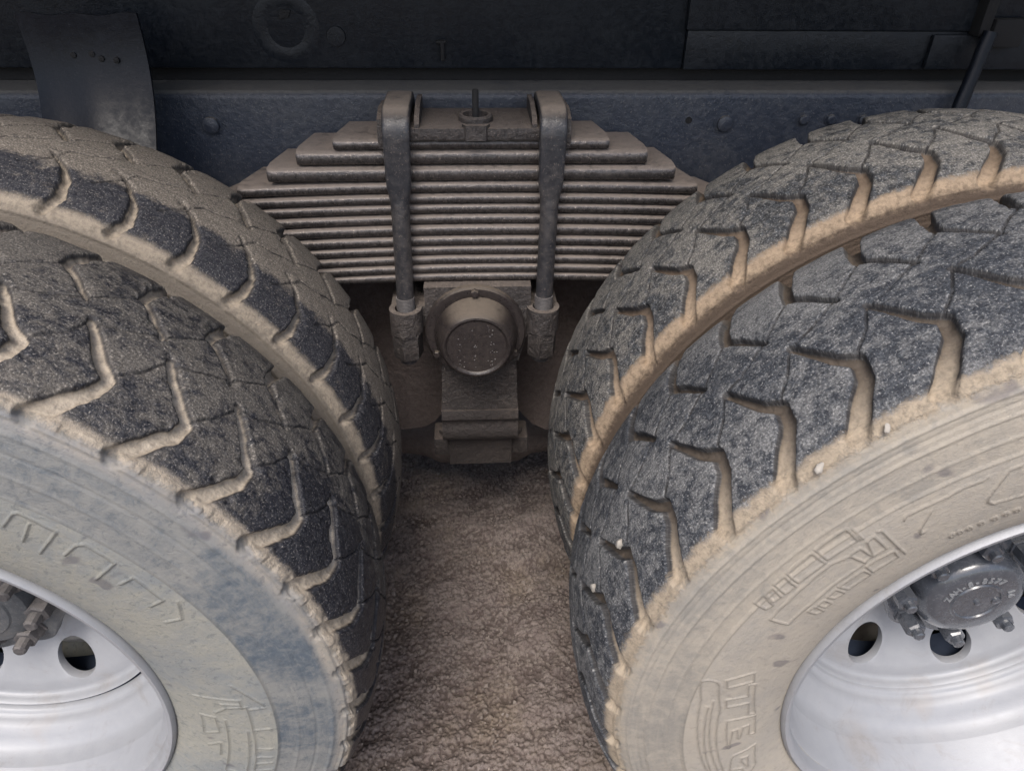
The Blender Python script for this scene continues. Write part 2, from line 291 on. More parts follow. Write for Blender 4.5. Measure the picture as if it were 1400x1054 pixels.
M_FLAP = painted_steel('blue_black_rubber', (.006, .008, .013), (.03, .032, .038), top=.95, amount=.3, rough=.3, bump=.15, spec=.22)
M_DRUM_SHADE = painted_steel('dark_blue_drum_shade', (.012, .020, .045), (.02, .03, .05), top=.7, amount=.2, rough=.6)  # drum colour, also used as painted shade on the rim rear
M_DARK = painted_steel('black_gap_steel', (.010, .010, .011), (.03, .028, .026), top=.6, amount=.3, rough=.8)
M_STONE = painted_steel('pale_pebble', (.29, .27, .24), (.36, .33, .29), top=.2, amount=.5, rough=.8)
M_GRIT = painted_steel('grit_stone', (.16, .13, .115), (.26, .22, .19), top=.5, amount=.6, rough=.9)
def ground_mat():
    t = NT('gritty_soil'); v = t.pos()
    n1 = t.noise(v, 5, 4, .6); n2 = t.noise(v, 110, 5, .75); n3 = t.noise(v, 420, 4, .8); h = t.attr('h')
    col = t.mix(t.ramp(n3, .3, .7), (.070, .055, .050), (.215, .180, .166))
    col = t.mix(t.ramp(n2, .35, .7, 0., .6), col, (.29, .245, .218))
    col = t.mix(t.ramp(n1, .45, .7, 0., .45), col, (.17, .13, .085)); col = t.mix(t.ramp(t.noise(v, 24, 3, .6), .48, .62, 0., .4), col, (.13, .10, .092))
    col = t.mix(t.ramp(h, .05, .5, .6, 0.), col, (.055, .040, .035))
    return t.out(col, .9, t.bump(n3, .45, .002, t.bump(t.vor(v, 330), -.6, .003)), 0., .25)
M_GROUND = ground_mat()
# ------------------------------------------------------------------ tyres
CTRL = [(.020, .285), (.006, .292), (-.006, .303), (-.015, .318), (-.024, .345), (-.0305, .38), (-.0325, .415), (-.0305, .45), (-.0265, .48), (-.021, .505), (-.0135, .5185), (-.006, .5258),
        (.004, .5310), (.02, .5375), (.05, .544), (.085, .5485), (.120, .5500)]
TW = .2403
def profile(wear=0.0, fine=.0017):
    c = CTRL+[(TW-a, b) for a, b in CTRL[-2::-1]]
    c = np.array(c); pts = []
    for i in range(len(c)-1):
        p0, p1, p2, p3 = c[max(i-1, 0)], c[i], c[i+1], c[min(i+2, len(c)-1)]
        t = np.linspace(0, 1, 40, endpoint=False)[:, None]
        pts.append(.5*((2*p1)+(-p0+p2)*t+(2*p0-5*p1+4*p2-p3)*t**2+(-p0+3*p1-3*p2+p3)*t**3))
    pts = np.vstack(pts+[c[-1:]])
    L = np.concatenate([[0], np.cumsum(np.hypot(*(pts[1:]-pts[:-1]).T))])
    i0 = np.argmin(np.abs(pts[:len(pts)//2, 0]-0)+np.abs(pts[:len(pts)//2, 1]-.529)*3)       # outer shoulder
    s = L-L[i0]; send = s[-1]
    half = s[np.argmax(pts[:, 1])]
    sA = np.arange(s[0], 2*half+.05, fine); sB = np.arange(2*half+.05, send, .006)
    sv = np.concatenate([sA, sB, [send]])
    w_ = np.interp(sv, s, pts[:, 0]); r_2 = np.interp(sv, s, pts[:, 1])
    tw = np.gradient(w_, sv); tr = np.gradient(r_2, sv); ln = np.hypot(tw, tr)
    return sv, w_, r_2, -tr/ln, tw/ln                                        # normal (w, r), pointing out
NP = 43; PITCH = 2*PI/NP; RT = .55
def seg_d(U, W, a, b, wa, wb):
    ax, ay = a; bx, by = b; dx, dy = bx-ax, by-ay; L = dx*dx+dy*dy
    t = np.clip(((U-ax)*dx+(W-ay)*dy)/L, 0, 1)
    return np.hypot(U-ax-t*dx, W-ay-t*dy)-(wa+(wb-wa)*t)
def tyre_mesh(name, lo, hi, phase, marks, seed, depth, chip, rings, gw=1., hook=False, lugs=0., res=.16):
    fine = rad(res)
    a1 = np.arange(rad(lo), rad(hi), fine); rest = 2*PI-(a1[-1]-a1[0]); a2 = a1[-1]+np.linspace(0, rest, int(rest/rad(.8)))[1:-1]
    th = np.concatenate([a1, a2]); n = len(th)
    sv, w_, r0, nw, nr = profile(); m = len(sv)
    TH, SV = np.meshgrid(th, sv); U = TH*RT; R0 = np.repeat(r0[:, None], n, 1); Wc = SV
    # edge raggedness
    ju = (fbm(U*8, SV*9, 2, seed+70)-.5)*.0055+(fbm(U*110, SV*110, 3, seed)-.5)*chip+(fbm(U*30, SV*30, 2, seed+9)-.5)*chip*1.3
    jw = (fbm(U*110+50, SV*110, 3, seed+4)-.5)*chip
    ph = rad(phase); P = PITCH*RT
    up = (U-ph*RT+P/2) % P-P/2                                               # 0 at the elbow of a groove
    X = up+ju; Y = Wc+jw
    d = np.full(U.shape, 9.); dl = np.full(U.shape, 9.)
    bl = .0015 if lugs else 0.
    for k in (-1, 0, 1):
        o = k*P
        legs = (((o-.040, -.0165), (o-.004, .030), .0102, .0076), ((o-.004, .030), (o, .050), .0076, .0070), ((o, .050), (o-.016, .064), .0070, .0056+bl*.6), ((o-.016, .064), (o-.044, .108), .0056+bl*.6, .0034+bl))
        if hook: legs = (((o-.030, -.012), (o-.022, .010), .0085, .0078), ((o-.022, .010), (o-.026, .045), .0078, .0055), ((o-.026, .045), (o-.044, .075), .0055, .0030), ((o-.044, .075), (o-.064, .095), .0030, .0012))
        for a, b, wa, wb in legs:
            d = np.minimum(d, seg_d(X, Y, a, b, wa*gw, wb*gw))
        q = o-.0185
        for a, b, wa, wb in (((q+.028, .285), (q+.003, .205), .0130 if hook else .0102, .0068), ((q+.003, .205), (q, .182), .0065, .006), ((q, .182), (q+.012, .170), .006, .0045), ((q+.012, .170), (q+.037, .135), .0048, .0030)):
            d = np.minimum(d, seg_d(X, Y, a, b, wa*gw, wb*gw))
        for a, b in (((o, .053), (o+.022, .078)), ((o+.022, .078), (o+P-.044, .106)), ((q+.037, .137), (q+.057, .158)), ((q+.057, .158), (q+P, .180)), ((o-.044, .106), (o-.020, .113)), ((o-.020, .113), (q+.037, .137))):
            dl = np.minimum(dl, seg_d(X, Y, a, b, .0009, .0009))
    G = ss(.0008, -.0020, d); GL = ss(.0010, -.0006, dl); flo = ss(0, -.006*gw, d)
    inb = ss(-.040, -.014, SV)*ss(.292, .268, SV)
    H = -depth*(1+(.5 if hook else .15)*ss(.20, .25, SV))*(.78*G+.22*flo)*inb-.0030*GL*inb*(1-G)
    # rounded block edges and uneven wear
    H -= .0005*ss(.004, 0, d)*(1-G)*inb
    H += (fbm(U*14, SV*20, 3, seed+20)-.5)*.0022*inb
    H += (fbm(U*90, SV*120, 3, seed+30)-.5)*.0011*inb
    H += (fbm(U*180, SV*180, 2, seed+33)-.5)*.0016*G*inb
    cell = np.floor((U-ph*RT+P/2)/P); H += (_T[(cell.astype(int)*7+seed) % 512, np.clip((SV*22).astype(int), 0, 9)]-.5)*.0004*inb
    # gouges torn out of block edges
    gz = fbm(U*60, SV*60, 3, seed+41); H -= ss(.60, .72, gz)*chip*.9*ss(.012, .0, d)*inb*(1-G)
    # sidewall relief
    side = (SV < -.005)
    h = np.zeros_like(H)
    for (r1, wd, ht) in rings: h += 1.5* ht*np.exp(-((R0-r1)/wd)**2)
    h += .0016*ss(.4355, .4325, R0)*ss(.300, .34, R0)                       # lettering band stands slightly proud
    half = np.mod((TH-ph), PITCH/2)/(PITCH/2)
    lug = ss(.08, .16, half)*ss(.72, .64, half)
    h += lugs*lug*ss(.5155, .5175, R0)*ss(.5265, .5245, R0)
    MK = (.8*(1-lug)*ss(.5155, .5175, R0)*ss(.5265, .5245, R0)) if lugs else np.zeros_like(H)
    if marks: MK += .9*np.exp(-((R0-.4350)/.0009)**2)+.7*np.exp(-((R0-.5120)/.0008)**2)*(1 if lugs else .4)
    if marks:
        col_th = np.degrees(th); col_th = (col_th+180) % 360-180
        for poly in marks:
            for (t0, q0), (t1, q1) in zip(poly, poly[1:]):
                if abs(t1-t0) > 180: t1 += 360 if t1 < t0 else -360
                ta, tb = min(t0, t1)-1, max(t0, t1)+1
                cc = (th*180/PI)
                for off in (-360, 0, 360):
                    ci = np.where((cc+off > ta) & (cc+off < tb))[0]
                    ri = np.where((r0 > min(q0, q1)-.006) & (r0 < max(q0, q1)+.006) & (sv < 0))[0]
                    if len(ci) and len(ri):
                        ix = np.ix_(ri, ci); r_m = .4
                        tt = (cc[ci]+off)*PI/180*r_m; XX, YY = np.meshgrid(tt, r0[ri])
                        dd = seg_d(XX, YY, (rad(t0)*r_m, q0), (rad(t1)*r_m, q1), .0, .0)
                        MK[ix] = np.maximum(MK[ix], np.exp(-(dd/.0011)**2))
        h += MK*.0019*(R0 < .51)
    h += (fbm(U*12, SV*12, 3, seed+50)-.5)*.0014
    H += np.where(side, h, 0)*ss(-.008, -.013, SV)
    Wp = w_[:, None]+nw[:, None]*H; Rp = r0[:, None]+nr[:, None]*H
    co = np.stack([Rp*np.sin(TH), Wp, Rp*np.cos(TH)], -1).reshape(-1, 3)
    i = np.arange(m-1)[:, None]; j = np.arange(n)[None, :]; j2 = (j+1) % n
    q = np.stack([i*n+j, (i+1)*n+j, (i+1)*n+j2, i*n+j2], -1).reshape(-1, 4)
    me = mesh_np(name, co, q)
    fattr(me, 's', SV); fattr(me, 'u', U); fattr(me, 'g', G*inb); fattr(me, 'rad', R0); fattr(me, 'ln', GL*inb*(1-G)); fattr(me, 'mark', MK if marks else np.zeros_like(H))
    return me
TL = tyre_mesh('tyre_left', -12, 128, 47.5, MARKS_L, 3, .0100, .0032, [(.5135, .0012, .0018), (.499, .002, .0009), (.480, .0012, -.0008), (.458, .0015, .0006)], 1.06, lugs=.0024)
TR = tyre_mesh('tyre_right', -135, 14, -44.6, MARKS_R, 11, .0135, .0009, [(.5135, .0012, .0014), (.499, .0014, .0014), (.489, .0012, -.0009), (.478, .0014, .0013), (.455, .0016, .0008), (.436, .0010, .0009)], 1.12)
TLI = tyre_mesh('tyre_left_inner', -12, 110, 48.8, None, 23, .0115, .0036, [(.512, .002, .0018), (.490, .003, .0016), (.462, .002, .0014)], 1.0, True, res=.26)
# ------------------------------------------------------------------ rims, discs, hubs
def bend(bm, dx, dy, dz, dr):
    for v in bm.verts:
        k = float(ss(.02, .09, v.co.y)*ss(.24, .18, v.co.y))
        r = math.hypot(v.co.x, v.co.z); f = (r+dr*k*(r > .2))/max(r, 1e-6)
        v.co = Vector((v.co.x*f+dx*k, v.co.y+dy*k, v.co.z*f+dz*k))
def rim_mesh(off):
    bm = bmesh.new()
    prof = [(.283, .012), (.300, .001), (.3060, -.006), (.3065, -.0125), (.3030, -.0168), (.2985, -.0160), (.2950, -.011), (.2935, -.003), (.2905, .012), (.2860, .030), (.2815, .046), (.2775, .056), (.2745, .0610), (.2700, .0650),
            (.2600, .0690), (.2500, .0735), (.2465, .0765), (.2445, .0810), (.2430, .0850), (.2405, .0872), (.2380, .0885), (.2362, .0915), (.2352, .098), (.2350, .18), (.262, .215), (.290, .235), (.300, .2403), (.304, .236), (.28, .20), (.246, .17), (.246, .11), (.256, .085), (.278, .064)]
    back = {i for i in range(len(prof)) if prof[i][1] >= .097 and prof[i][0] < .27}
    lathe(bm, prof, 160, close=True); bend(bm, *off)
    bmesh.ops.recalc_face_normals(bm, faces=bm.faces)
    me = bpy.data.meshes.new('rim'); bm.to_mesh(me); bm.free(); finish(me, 60); me.materials.append(M_RIM); me.materials.append(M_DRUM_SHADE)
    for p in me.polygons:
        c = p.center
        if p.index//160 in back: p.material_index = 1  # rim rear behind the disc coloured dark in place of shade
    return me
def disc_mesh(angs, off):
    """dished wheel disc with eight hand holes, bored with real thickness"""
    bm = bmesh.new()
    lathe(bm, [(.2362, .0945), (.2345, .0965), (.2335, .1030), (.2325, .1085), (.2300, .1110), (.2240, .1120), (.2130, .1130), (.2060, .1160), (.152, .1455), (.140, .1500), (.130, .1515), (.075, .1515), (.075, .1640), (.134, .1640), (.150, .1600), (.158, .156), (.212, .126), (.228, .122), (.2365, .116)], 128, close=True)
    bmesh.ops.recalc_face_normals(bm, faces=bm.faces)
    me = bpy.data.meshes.new('disc'); bm.to_mesh(me); bm.free()
    o = bpy.data.objects.new('d', me); C.objects.link(o)
    bm = bmesh.new()
    for a in angs:
        lathe(bm, [(.0305, .05), (.0305, .2)], 40, cx=.182*math.sin(rad(a)), cz=.182*math.cos(rad(a)))
    bmesh.ops.recalc_face_normals(bm, faces=bm.faces)
    mc = bpy.data.meshes.new('cut'); bm.to_mesh(mc); bm.free(); oc = bpy.data.objects.new('c', mc); C.objects.link(oc)
    md = o.modifiers.new('b', 'BOOLEAN'); md.operation = 'DIFFERENCE'; md.object = oc; md.solver = 'EXACT'
    bv = o.modifiers.new('v', 'BEVEL'); bv.width = .0018; bv.segments = 2; bv.limit_method = 'ANGLE'; bv.angle_limit = rad(60)
    dg = bpy.context.evaluated_depsgraph_get(); me2 = bpy.data.meshes.new_from_object(o.evaluated_get(dg))
    bpy.data.objects.remove(o); bpy.data.objects.remove(oc)
    me2.name = 'disc'; bm = bmesh.new(); bm.from_mesh(me2)
    for v in bm.verts: v.co += Vector(off[:3])
    bm.to_mesh(me2); bm.free(); finish(me2, 40)
    me2.materials.clear(); me2.materials.append(M_RIM); return me2
OFF_R = (0, .036, 0, 0); OFF_L = (.004, .044, .0, .006)
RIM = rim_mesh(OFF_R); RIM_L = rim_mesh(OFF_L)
def text_mesh(chars, place, size, m, parent, name='lettering', ext=.0009):
    """each character a raised solid, placed by place(i) -> Matrix; joined"""
    bm = bmesh.new()
    for i, ch in enumerate(chars):
        if ch == ' ': continue
        cu = bpy.data.curves.new('t', 'FONT'); cu.body = ch; cu.size = size; cu.extrude = ext; cu.align_x = 'CENTER'; cu.align_y = 'CENTER'
        cu.offset = size*.02
        o = bpy.data.objects.new('t', cu); C.objects.link(o)
        dg = bpy.context.evaluated_depsgraph_get(); me = bpy.data.meshes.new_from_object(o.evaluated_get(dg))
        me.transform(place(i)); bm.from_mesh(me); bpy.data.objects.remove(o)
    return bm_obj(name, bm, m, parent, 30)
def hexbolt(bm, x, z, y0, y1, rad_, rot=0, stud=None, axis='y'):
    lathe(bm, [(rad_*1.22, y0), (rad_*1.22, y0+(y1-y0)*.12), (rad_, y0+(y1-y0)*.14), (rad_, y1-(y1-y0)*.1), (rad_*.86, y1)], 6, cx=x, cz=z, rot=rot, axis=axis)
    if stud: lathe(bm, [(rad_*.55, y1-(y1-y0)*.1), (rad_*.55, y1+stud*.85), (rad_*.42, y1+stud)], 12, cx=x, cz=z, axis=axis)
def hub(parent, phase, right):
    m = M_HUBR if right else M_HUBL

    # lobed flange
    n = 160; bm = bmesh.new(); rings = []
    for y, dr in ((.1515, -.012), (.1150, -.006), (.1120, 0), (.0985, 0), (.0965, -.002), (.0965, -.03)):
        ring = []
        for i in range(n):
            a = 2*PI*i/n; lob = max(0, math.cos((a-rad(phase))*8/2)**2)
            R_ = .1035+.0085*abs(math.cos((a-rad(phase))*4))**3+dr
            ring.append(bm.verts.new((R_*math.sin(a), y, R_*math.cos(a))))
        rings.append(ring)
    for A, B in zip(rings, rings[1:]):
        for i in range(n): bm.faces.new((A[i], A[(i+1) % n], B[(i+1) % n], B[i]))
    bm.faces.new(rings[0][::-1]); bm.faces.new(rings[-1])
    fl = bm_obj('hub_flange', bm, m, parent)
    bm = bmesh.new()
    if right: pr = [(.0735, .100), (.0728, .088), (.0722, .081), (.0700, .0715), (.066, .0650), (.059, .0610), (.0535, .0598), (.036, .0600), (.0345, .0580), (.0315, .0580), (.030, .0600), (.004, .0600), (.0035, .0570), (.0001, .0565)]
    else: pr = [(.074, .100), (.072, .085), (.069, .078), (.058, .073), (.050, .0715), (.048, .069), (.026, .0685), (.024, .071), (.0001, .071)]
    lathe(bm, pr, 72); cap = bm_obj('hub_cap', bm, m, parent)

    RN = .0890 if right else .080
    for k in range(8):
        a = rad(phase+45*k); bm = bmesh.new()
        if right: hexbolt(bm, RN*math.sin(a), RN*math.cos(a), .0965, .0650, .0140, a+.3, -.009)
        else: hexbolt(bm, RN*math.sin(a), RN*math.cos(a), .0965, .074, .0165, a+.2, -.018)
        for v in bm.verts:                                                  # worn, slightly uneven
            v.co += Vector((random.uniform(-1, 1), random.uniform(-1, 1), random.uniform(-1, 1)))*.0003
        bm_obj('hub_nut', bm, m if right else M_NUTL, parent, 25)
    if right:
        txt = 'ZAH-8-8577'
        def pl(i):
            a = rad(-78+i*11.5); R_ = .0445
            return Matrix.Translation((R_*math.sin(a), .0592, R_*math.cos(a))) @ Matrix.Rotation(a, 4, 'Y') @ Matrix.Rotation(rad(90), 4, 'X')
        text_mesh(txt, pl, .0135, M_LETTER, cap)
        def pl2(i):
            a = rad(62+i*11); R_ = .0445
            return Matrix.Translation((R_*math.sin(a), .0592, R_*math.cos(a))) @ Matrix.Rotation(a, 4, 'Y') @ Matrix.Rotation(rad(90), 4, 'X')
        text_mesh('16', pl2, .0125, M_LETTER, cap)
        bm = bmesh.new(); lathe(bm, [(.006, .0600), (.006, .0585), (.0045, .0575), (.0001, .0575)], 14, cx=.026*math.sin(rad(85)), cz=.026*math.cos(rad(85)))
        bm_obj('grease_plug', bm, m, cap)
XL, XR, YR_, ZR_ = -.675, .678, -.0367, .0132
wl = empty('truck_wheel', 'left outer truck wheel with black muddy tread, blue-grey sidewall and dusty hub nuts', 'wheel', (XL, 0, 0), 'paired truck wheels')
wr = empty('truck_wheel', 'right outer truck wheel with beige dusty sidewall and shiny wet grey hub cap', 'wheel', (XR, YR_, ZR_), 'paired truck wheels')
wli = empty('truck_wheel', 'inner truck wheel behind the left one, tan cracked mud over its far shoulder', 'wheel', (XL, .3151, 0), 'paired truck wheels')
wri = empty('truck_wheel', 'inner truck wheel behind the right one, grey scuffed tread and orange sandy shoulder', 'wheel', (XR, .3151+YR_, ZR_), 'paired truck wheels')
import itertools
for par, me, mk, rot in ((wl, TL, 'left', 0), (wr, TR, 'right', 0), (wli, TLI, 'left_inner', 0), (wri, TR, 'right_inner', -1.2)):
    if not me.materials: me.materials.append(M_TYRE[mk])
    t_ = link('tyre', me, None, par)
    t_.rotation_euler = (0, rad(rot), 0)
    t_.material_slots[0].link = 'OBJECT'; t_.material_slots[0].material = M_TYRE[mk]
    link('rim', RIM_L if par is wl else RIM, None, par)
link('wheel_disc', disc_mesh([161+45*k for k in range(8)], OFF_R), None, wr)
link('wheel_disc', disc_mesh([160+45*k for k in range(8)], OFF_L), None, wl)
H0 = len(C.objects)
hub(wr, -95, True); hub(wl, 145, False)
for o in list(C.objects)[H0:]:
    if o.type == 'MESH' and o.parent in (wr, wl): o.location = Vector((.004, .053, .0)) if o.parent is wl else Vector((0, .048, 0))
for par, nm in ((wli, 'brake_drum'), (wri, 'brake_drum')):
    bm = bmesh.new(); lathe(bm, [(.09, -.085), (.195, -.080), (.208, -.072), (.210, -.05), (.210, .12), (.19, .13)], 48); bm_obj('brake_drum', bm, M_DRUM_SHADE, par)
# ------------------------------------------------------------------ leaf spring
SY0, SY1 = .610, .715; SXC = .0115
lz = [.4784, .4600, .4350, .4090, .3897, .3725, .3550, .3372, .3177, .2993, .2818, .2655, .2489, .2321]
lend = [(-.203, .2253), (-.2645, .2858), (-.3122, .3363), (-.3637, .3795), (-.41, .43), (-.46, .48), (-.50, .52), (-.54, .56), (-.57, .59), (-.60, .62), (-.62, .64), (-.63, .65), (-.64, .66)]
spring = empty('leaf_spring', 'stack of dusty steel spring leaves between the two pairs of truck wheels', 'leaf spring', (SXC, (SY0+SY1)/2, lz[-1]))
O = spring.location
def loc_bm(bm, o): bmesh.ops.translate(bm, verts=bm.verts, vec=-Vector(o))
def droop(x, k): return -(.03+.006*k)*(x-SXC)**2 if k > 2 else -.004*abs(x-SXC)
random.seed(4)
for k in range(13):
    zt, zb = lz[k]-.0003-random.uniform(0, .0008), lz[k+1]+.0014; x0, x1 = lend[k]; x0 += random.uniform(-.003, .003); x1 += random.uniform(-.003, .003); bm = bmesh.new(); N = 60; hh = zt-zb
    yo = random.uniform(-.0012, .0012)*(1 if k > 2 else 1.5); rings = []
    er = min(.0105, hh*.48)
    cl = (.013, .013, .014, .020)[k] if k < 4 else .03; cd = .070 if k < 4 else .05
    xs_ = [x0, x0+.0025]+[x0+cl*t for t in (.5, .98, 1.02)]; xs_ += [x0+cl*1.1+(x1-x0-2.2*cl)*i/44 for i in range(45)]; xs_ += [x1-cl*t for t in (1.02, .98, .5)]+[x1-.0025, x1]
    for i, x in enumerate(xs_):
        # ends: the back corner cut off in plan
        e = min(x-x0, x1-x); cut = cd*max(0, 1-e/cl)
        yb = SY1-cut; yf = SY0+yo+(.0015 if e < .001 else 0)
        xx = x; zd = droop(x, k); top = zt+zd; bot = zb+zd
        sec = [(yb, bot), (yb, top), (yf+er*1.1, top)]
        for a in (25, 45, 68, 90): sec.append((yf+er*(1-math.sin(rad(a))), top-er*(1-math.cos(rad(a)))))
        for a in (90, 65, 40, 15): sec.append((yf+er*(1-math.sin(rad(a)))*1.0, bot+er*(1-math.cos(rad(a)))))
        sec.append((yf+er*1.1, bot))
        rings.append([bm.verts.new((xx, a, b)) for a, b in sec])
    for A, B in zip(rings, rings[1:]):
        n = len(A)
        for i in range(n): bm.faces.new((A[i], A[(i+1) % n], B[(i+1) % n], B[i]))
    bm.faces.new(rings[0][::-1]); bm.faces.new(rings[-1]); loc_bm(bm, O)
    bm_obj('leaf', bm, M_LEAF, spring, 32)
# clamp plate on top with its boss and centre bolt
zt = lz[0]
bm = bmesh.new(); box(bm, -.130, .158, .598, .722, zt+.0005, zt+.019, .004); loc_bm(bm, O); plate = bm_obj('clamp_plate', bm, M_CAST, spring)
for x in (-.078, .1015):
    bm = bmesh.new(); prism(bm, [(.600, zt+.016), (.722, zt+.016), (.722, zt+.040), (.66, zt+.043), (.612, zt+.034), (.601, zt+.024)], 'x', x, x+.0075); bevel_all(bm, .0018); loc_bm(bm, O); bm_obj('plate_rib', bm, M_CAST, spring)
for x in (-.1345, .152):
    bm = bmesh.new(); prism(bm, [(.600, zt-.012), (.69, zt-.012), (.70, zt+.036), (.64, zt+.040), (.606, zt+.030), (.598, zt+.010)], 'x', x, x+.010); bevel_all(bm, .0018); loc_bm(bm, O); bm_obj('plate_lug', bm, M_CAST, spring)
bm = bmesh.new(); lathe(bm, [(.0275, zt+.017), (.027, zt+.026), (.0245, zt+.029), (.0205, zt+.0285), (.019, zt+.024), (.0185, zt+.012)], 32, cx=.0157, cz=.645, axis='z'); loc_bm(bm, O); bm_obj('plate_boss', bm, M_CAST, spring)
bm = bmesh.new(); prism(bm, [(-.006, .6055), (.037, .6055), (.031, .594), (.0, .594)], 'z', zt+.001, zt+.0235); bevel_all(bm, .002); loc_bm(bm, O); bm_obj('plate_nose', bm, M_CAST, spring)
bm = bmesh.new(); lathe(bm, [(.0052, zt+.01), (.0052, zt+.062), (.004, zt+.064)], 14, cx=.0157, cz=.648, axis='z'); loc_bm(bm, O); bm_obj('centre_bolt', bm, M_DARK, spring)
def sect(wx, wy, sq, n=24):
    out = []
    for i in range(n):
        a = 2*PI*(i+.5)/n; c, s_ = math.cos(a), math.sin(a); e = 2/sq
        out.append((wx*math.copysign(abs(c)**e, c), wy*math.copysign(abs(s_)**e, s_)))
    return out
def ubolt(xt, xb):
    path, secs = [], []
    yf, yb, zc, R_ = .5905, .7285, .4875, .030
    def add(y, z, wx, wy, sq):
        f = (z-.15)/(.5-.15); x = xb+(xt-xb)*f; path.append((x, y, z)); secs.append(sect(wx, wy, sq))
    for z in (.085, .12, .2, .3, .375): add(yf, z, .0148, .0140, 2)
    for z, wx, sq in ((.388, .0155, 2.2), (.398, .0172, 2.8), (.408, .0190, 4), (.42, .0196, 6), (.45, .0202, 6), (.485, .0208, 6)): add(yf, z, wx, .0105, sq)
    for a in range(15, 91, 15): add(yf+R_*(1-math.cos(rad(a))), zc+R_*math.sin(rad(a)), .0212, .0105, 6)
    add(.66, zc+R_+.0005, .0216, .0105, 6)
    for a in range(90, -1, -15): add(yb-R_*(1-math.cos(rad(a))), zc+R_*math.sin(rad(a)), .0212, .0105, 6)
    add(yb, .42, .0196, .0105, 6); add(yb, .398, .0172, .0115, 3); add(yb, .375, .0142, .0115, 2); add(yb, .1, .0142, .0115, 2)
    bm = bmesh.new(); sweep(bm, path, secs); loc_bm(bm, O); ub = bm_obj('u_bolt', bm, M_BOLT, spring, 28)
    bm = bmesh.new(); lathe(bm, [(.0150+.0011*(i % 2), .192+.0014*i) for i in range(18)], 20, cx=xb+(xt-xb)*.14, cz=yf, axis='z'); loc_bm(bm, O); bm_obj('thread', bm, M_NUTL, ub, 60)
    for y in (yf, yb):
        bm = bmesh.new(); lathe(bm, [(.0285, .1488), (.0285, .144), (.0272, .1425), (.0268, .100), (.025, .097)], 6, cx=xb, cz=y, rot=.25, axis='z'); loc_bm(bm, O); bm_obj('nut', bm, M_CAST, ub)
ubolt(-.1050, -.1125); ubolt(.1335, .1285)
# ------------------------------------------------------------------ trunnion saddle
sad = empty('trunnion_bracket', 'cast bracket with round axle cap standing under the leaf spring', 'suspension bracket', (.0135, .66, -.12))
O2 = sad.location
def part(name, bm, m, parent=sad, ang=35, bev=0, seg=2):
    if bev: bevel_all(bm, bev, seg)
    loc_bm(bm, O2); return bm_obj(name, bm, m, parent, ang)
bm = bmesh.new(); prism(bm, [(-.079, .2318), (-.079, .150), (-.064, .105), (-.058, .08), (.087, .08), (.093, .105), (.1065, .150), (.1065, .2318)][::-1], 'y', .592, .735); part('saddle_block', bm, M_CAST, bev=.006, seg=3)
bm = bmesh.new(); prism(bm, [(-.0545, .0825), (-.0600, -.055), (.0885, -.055), (.0835, .0825)][::-1], 'y', .604, .73); part('post', bm, M_CAST, bev=.008, seg=3)
bm = bmesh.new(); lathe(bm, [(.001, .60), (.001, .60)], 3) if False else None
prism(bm, [(.600, -.040), (.597, -.050), (.597, -.060), (.603, -.068), (.604, -.078), (.600, -.088), (.600, -.106), (.608, -.118), (.74, -.118), (.74, -.040)], 'x', -.0605, .0895); part('foot_ledge', bm, M_LOWER, bev=.003)
bm = bmesh.new(); prism(bm, [(.622, -.1165), (.634, -.205), (.73, -.205), (.73, -.1165)], 'x', -.050, .079); part('lower_post', bm, M_LOWER, bev=.004)
for x in (-.060, .092):
    bm = bmesh.new(); box(bm, x-.022, x+.022, .640, .70, -.185, -.142, .006); hexbolt(bm, x, .66, -.1425, -.130, .011, .3, None, 'z'); part('foot_bolt', bm, M_LOWER)
# round flange and cap
bm = bmesh.new(); lathe(bm, [(.0895, .594), (.0895, .583), (.0865, .579), (.078, .578), (.072, .580), (.001, .580)], 72, cx=.0088, cz=.1475); part('cap_flange', bm, M_CAP)
bm = bmesh.new(); lathe(bm, [(.0735, .581), (.0725, .566), (.0690, .555), (.0655, .545), (.0625, .537), (.0585, .5325), (.0555, .5318), (.0525, .5335), (.0510, .5352), (.001, .5352)], 72, cx=.0100, cz=.1455); cap_ = part('axle_cap', bm, M_CAP)
bm = bmesh.new()
random.seed(9)
for i in range(46):                                                         # beads of grease and mud on the face of the cap, in three rows
    xx = .010+random.choice((-.027, -.002, .026))+random.gauss(0, .0035); z = .1455+random.uniform(-.042, .042)
    if math.hypot(xx-.01, z-.1455) < .047:
        q = bmesh.ops.create_icosphere(bm, subdivisions=1, radius=random.uniform(.0007, .0017), matrix=Matrix.Translation((xx, .5350, z)))
o = part('mud_beads', bm, M_NUTL, parent=sad); o['kind'] = 'stuff'
for a in (0, 120, -120, 180):
    bm = bmesh.new(); x = .0088+.0805*math.sin(rad(a)); z = .1475+.0805*math.cos(rad(a)); hexbolt(bm, x, z, .579, .5705, .0068, a); part('flange_bolt', bm, M_CAP)
# lugs that carry the U-bolts
for x, s_ in ((-.1125, -1), (.1285, 1)):
    bm = bmesh.new(); n = 26
    outr = []; inr = []
    pts = [(x+.0285*math.sin(rad(a)), .5915-.0285*math.cos(rad(a))) for a in range(-115, 116, 10)]
    ins = [(x+.0185*math.sin(rad(a)), .5915-.0185*math.cos(rad(a))) for a in range(115, -116, -10)]
    prism(bm, pts+ins, 'z', .149, .194); part('u_bolt_lug', bm, M_CAST, bev=.002)
    bm = bmesh.new(); xa, xb_ = (x+.017, -.0775) if s_ < 0 else (.1045, x-.017)
    if xa > xb_: xa, xb_ = xb_, xa
    box(bm, xa, xb_, .600, .72, .150, .192, .003); box(bm, x-.027, x+.027, .604, .725, .1495, .1925, .004); part('lug_web', bm, M_CAST)
